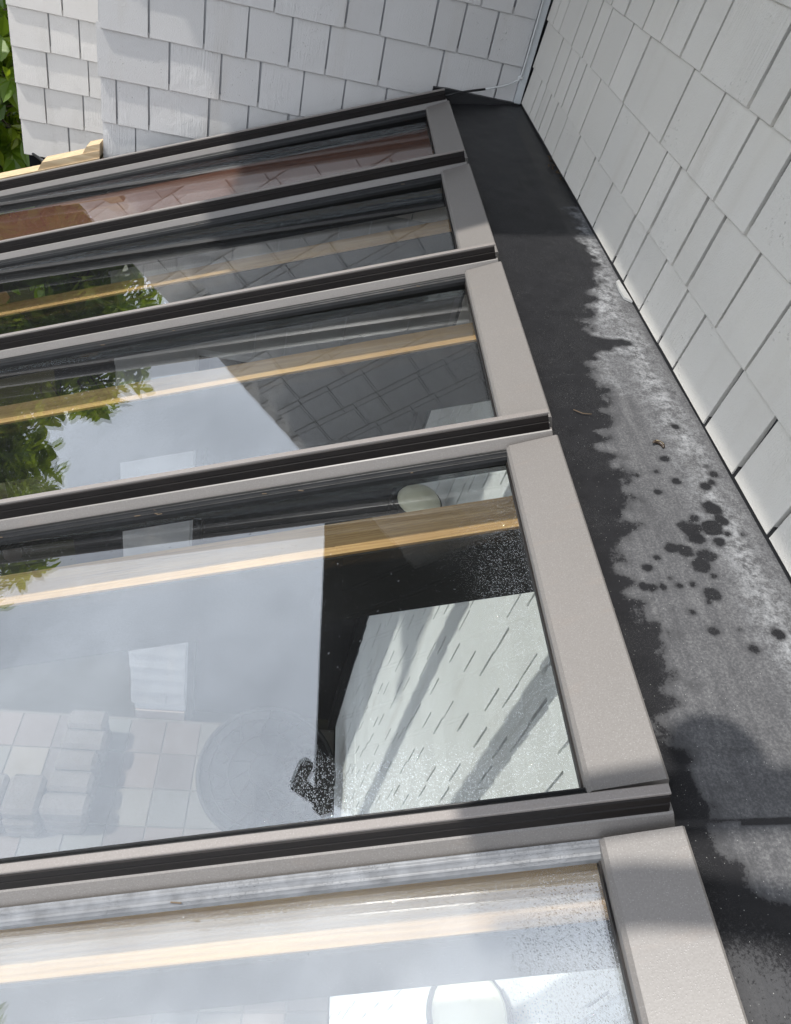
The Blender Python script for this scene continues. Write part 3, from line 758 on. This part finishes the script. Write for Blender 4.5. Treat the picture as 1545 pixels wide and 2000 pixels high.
# ------------------------------------------------------------------ under the roof: lamps, table, bench
M['cream'] = mat_simple('cream_glass', (.70, .68, .52), .35, .06, 12)
M['iron'] = mat_simple('wrought_iron', (.010, .010, .010), .65, spec=.2)
def lamp(y, z, label):
    t = empty('wall_lantern', (-.001, y, z), label, 'wall lamp', 'cream capped lamps on the lower wall')
    bm = bmesh.new(); lathe(bm, [(.001, .055), (.05, .047), (.09, .022), (.108, -.005), (.104, -.016)], (-.16, 0, 0)); mesh_obj('cap', bm, M['cream'], t, True)
    bm = bmesh.new(); lathe(bm, [(.118, -.012), (.121, -.022), (.085, -.045), (.075, -.22), (.05, -.25), (.001, -.26)], (-.16, 0, 0)); mesh_obj('lantern_body', bm, M['iron'], t, True)
    bm = bmesh.new(); tube(bm, [(-.002, 0, -.16), (-.05, 0, -.17), (-.09, 0, -.13)], .014, 8); mesh_obj('arm', bm, M['iron'], t, True)
    bm = bmesh.new(); tube(bm, [(.0, 0, -.16), (-.018, 0, -.16)], .055, 16); mesh_obj('backplate', bm, M['iron'], t, True)
def onray(u, v, x):
    d = Vector(RR[0]) * ((u - 774.46) / 1431.64) + Vector(RR[1]) * ((v - 872.86) / 1431.64) + Vector(RR[2])
    t = (x - CAMP.x) / d.x; return CAMP + d * t
p = onray(822, 968, -.16); lamp(p.y, p.z - .03, 'cream capped wall lantern seen through the large middle pane just above its wood rafter')
p = onray(925, 1975, -.16); lamp(p.y, p.z - .03, 'cream capped wall lantern at the bottom edge of the photo, under the nearest pane')

tb = empty('round_table', (-.62, 2.30, ZFLOOR), 'round black wrought iron patio table on the pavers under the glass', 'table')
R0 = .52; ZT = .735
bm = bmesh.new(); ring = [(R0 * math.cos(a), R0 * math.sin(a), ZT) for a in [2 * math.pi * i / 48 for i in range(49)]]
tube(bm, ring, .018, 8); mesh_obj('rim', bm, M['iron'], tb, True)
bm = bmesh.new(); lathe(bm, [(.001, ZT - .012), (R0, ZT - .012), (R0, ZT - .016), (.001, ZT - .016)], seg=48); mesh_obj('top_plate', bm, mat_simple('dark_mesh_top', (.010, .010, .011), .6, spec=.15), tb)
bm = bmesh.new()
for r in (.14, .30, .44): tube(bm, [(r * math.cos(a), r * math.sin(a), ZT) for a in [2 * math.pi * i / 32 for i in range(33)]], .008, 6)
for i in range(12):
    a = 2 * math.pi * i / 12; tube(bm, [(.14 * math.cos(a), .14 * math.sin(a), ZT), (.3 * math.cos(a + .3), .3 * math.sin(a + .3), ZT), (R0 * math.cos(a), R0 * math.sin(a), ZT)], .007, 6)
    cx, cy = .37 * math.cos(a + .26), .37 * math.sin(a + .26)
    tube(bm, [(cx + .05 * math.cos(b), cy + .05 * math.sin(b), ZT) for b in [2 * math.pi * q / 12 for q in range(13)]], .006, 6)
mesh_obj('lattice', bm, M['iron'], tb, True)
for i in range(4):
    a = math.pi / 4 + i * math.pi / 2; bm = bmesh.new()
    tube(bm, [(.42 * math.cos(a), .42 * math.sin(a), ZT - .01), (.30 * math.cos(a), .30 * math.sin(a), .4), (.40 * math.cos(a), .40 * math.sin(a), .005)], .014, 8); mesh_obj('leg', bm, M['iron'], tb, True)
M['stone'] = mat_simple('rubble_stone', (.050, .041, .034), .85, .35, 6, .6, 0, .02)
sb = empty('stone_bench', (-2.1, 2.1, ZFLOOR), 'low rubble stone seat wall turning a corner on the left of the patio', 'seat wall')
for i in range(5):
    for r in range(3):
        boxo('stone', (-.16 + random.uniform(-.01, .01), .16 + random.uniform(-.02, .02), -.05 + .17 * i + .004, -.05 + .17 * (i + 1) - .004, .14 * r + .004, .14 * (r + 1) - .004), M['stone'], sb, .03)
for i in range(5):
    for r in range(3):
        boxo('stone', (-.17 - .27 * (i + 1) + .005, -.17 - .27 * i - .005, -.06 + random.uniform(-.02, .02), .24, .14 * r + .004, .14 * (r + 1) - .004), M['stone'], sb, .03)

# ------------------------------------------------------------------ laurel shrubs
def leaf_pts(L, Wd):
    return [((0, 0, 0), (-Wd * .8, L * .3, .1 * Wd), (-Wd, L * .55, .15 * Wd), (-Wd * .45, L * .86, 0)),]
def laurel(label, loc, blobs, nleaf, seed, trunk, lsize=.15, outward=(0, 0)):
    rnd = random.Random(seed)
    t = empty('laurel_shrub', loc, label, 'shrub')
    V, F, T = [], [], []
    tw = bmesh.new()
    for b, (c0, rad, share) in enumerate(blobs):
        nsp = int(nleaf * share / 9)
        for s in range(nsp):
            d = Vector((rnd.gauss(0, 1), rnd.gauss(0, 1), rnd.gauss(0, 1))).normalized()
            q = rnd.random() ** .45
            q = 1.0 + rnd.uniform(-.06, .16) if rnd.random() < .35 else q
            pos = Vector((c0[0] + d.x * rad[0] * q, c0[1] + d.y * rad[1] * q, c0[2] + d.z * rad[2] * q))
            ax = (d * .8 + Vector((rnd.uniform(-.5, .5), rnd.uniform(-.5, .5), rnd.uniform(-.2, .7)))).normalized()
            depth = q
            for l in range(9):
                a = l * 2.4 + rnd.uniform(-.4, .4); u = ax.orthogonal().normalized(); w2 = ax.cross(u)
                side = u * math.cos(a) + w2 * math.sin(a)
                dirv = (side * rnd.uniform(.7, 1.0) + ax * rnd.uniform(.2, 1.0) - Vector((0, 0, rnd.uniform(.0, .45)))).normalized()
                up = (ax * .7 + Vector((rnd.uniform(-.3, .3), rnd.uniform(-.3, .3), .7))).normalized()
                sv = dirv.cross(up).normalized(); up = sv.cross(dirv)
                L = lsize * rnd.uniform(.65, 1.2); Wd = L * rnd.uniform(.20, .28)
                base = pos + ax * (l / 9 - .5) * .16
                i0 = len(V)
                for (sx, sy, sz) in ((0, 0, 0), (-.75, .28, .10), (-1, .55, .16), (-.5, .84, .02), (0, 1, -.10), (.5, .84, .02), (1, .55, .16), (.75, .28, .10), (0, .5, -.06)):
                    V.append(base + sv * (sx * Wd) + dirv * (sy * L) + up * (sz * L * .6))
                for q2 in ((0, 8, 2, 1), (2, 8, 4, 3), (0, 7, 6, 8), (6, 5, 4, 8)): F.append(tuple(i0 + x for x in q2))
                tone = min(1, max(0, rnd.gauss(.45, .22)))
                T += [tone] * 9
            if s % 3 == 0:
                tube(tw, [pos - ax * .35, pos - ax * .1 + Vector((rnd.uniform(-.02, .02),) * 3), pos + ax * .08], [.007, .005, .002], 4)
    me = bpy.data.meshes.new('crown'); me.from_pydata(V, [], F); me.update()
    at = me.attributes.new('tone', 'FLOAT', 'POINT'); at.data.foreach_set('value', T)
    me.materials.append(M['leaf']); link(bpy.data.objects.new('crown', me), t)
    mesh_obj('twigs', tw, M['bark'], t)['kind'] = 'stuff'
    bm = bmesh.new()
    for (a, b, r) in trunk: tube(bm, [a, (Vector(a) + Vector(b)) / 2 + Vector((rnd.uniform(-.08, .08), rnd.uniform(-.08, .08), 0)), b], [r, r * .75, r * .4], 8)
    mesh_obj('trunk', bm, M['bark'], t, True)
G0 = ZFLOOR - .06
laurel('dark glossy laurel at the left edge beyond the set-back wall', (-3.4, 4.8, G0),
       [((.35, .1, 4.85), (.62, .5, .9), .25), ((-.1, .0, 5.70), (.62, .5, .66), .27), ((-.65, .0, 6.0), (.62, .55, .70), .25), ((.45, .2, 3.6), (.7, .6, .8), .08), ((-.5, .3, 4.7), (1.0, .7, .8), .15)], 9500, 5,
       [((0, 0, 0), (.1, 0, 3.4), .09), ((.1, 0, 3.2), (.4, .1, 4.9), .05), ((.1, 0, 3.2), (-.2, 0, 5.5), .05), ((-.2, .1, 0), (-.7, .1, 5.6), .06)])
laurel('taller yellow-green laurel mirrored at the left edge of the middle panes', (-5.3, 3.9, G0),
       [((.40, .1, 6.0), (.75, .6, .75), .37), ((-.3, .2, 6.55), (.8, .7, .85), .33), ((.0, .3, 4.9), (1.0, .8, .9), .30)], 8500, 8,
       [((0, 0, 0), (.0, 0, 4.2), .10), ((0, 0, 4.0), (.4, .1, 5.8), .05), ((0, 0, 4.0), (-.3, 0, 6.3), .05)])
laurel('slender laurel branch mirrored at the lower left corner of the nearest pane', (-5.22, .60, G0),
       [((.25, .12, 7.55), (.34, .28, .34), .6), ((-.3, .0, 6.9), (.5, .4, .5), .4)], 800, 12,
       [((-.6, 0, 0), (-.4, 0, 5.0), .07), ((-.4, 0, 4.8), (.2, .1, 7.4), .03)])
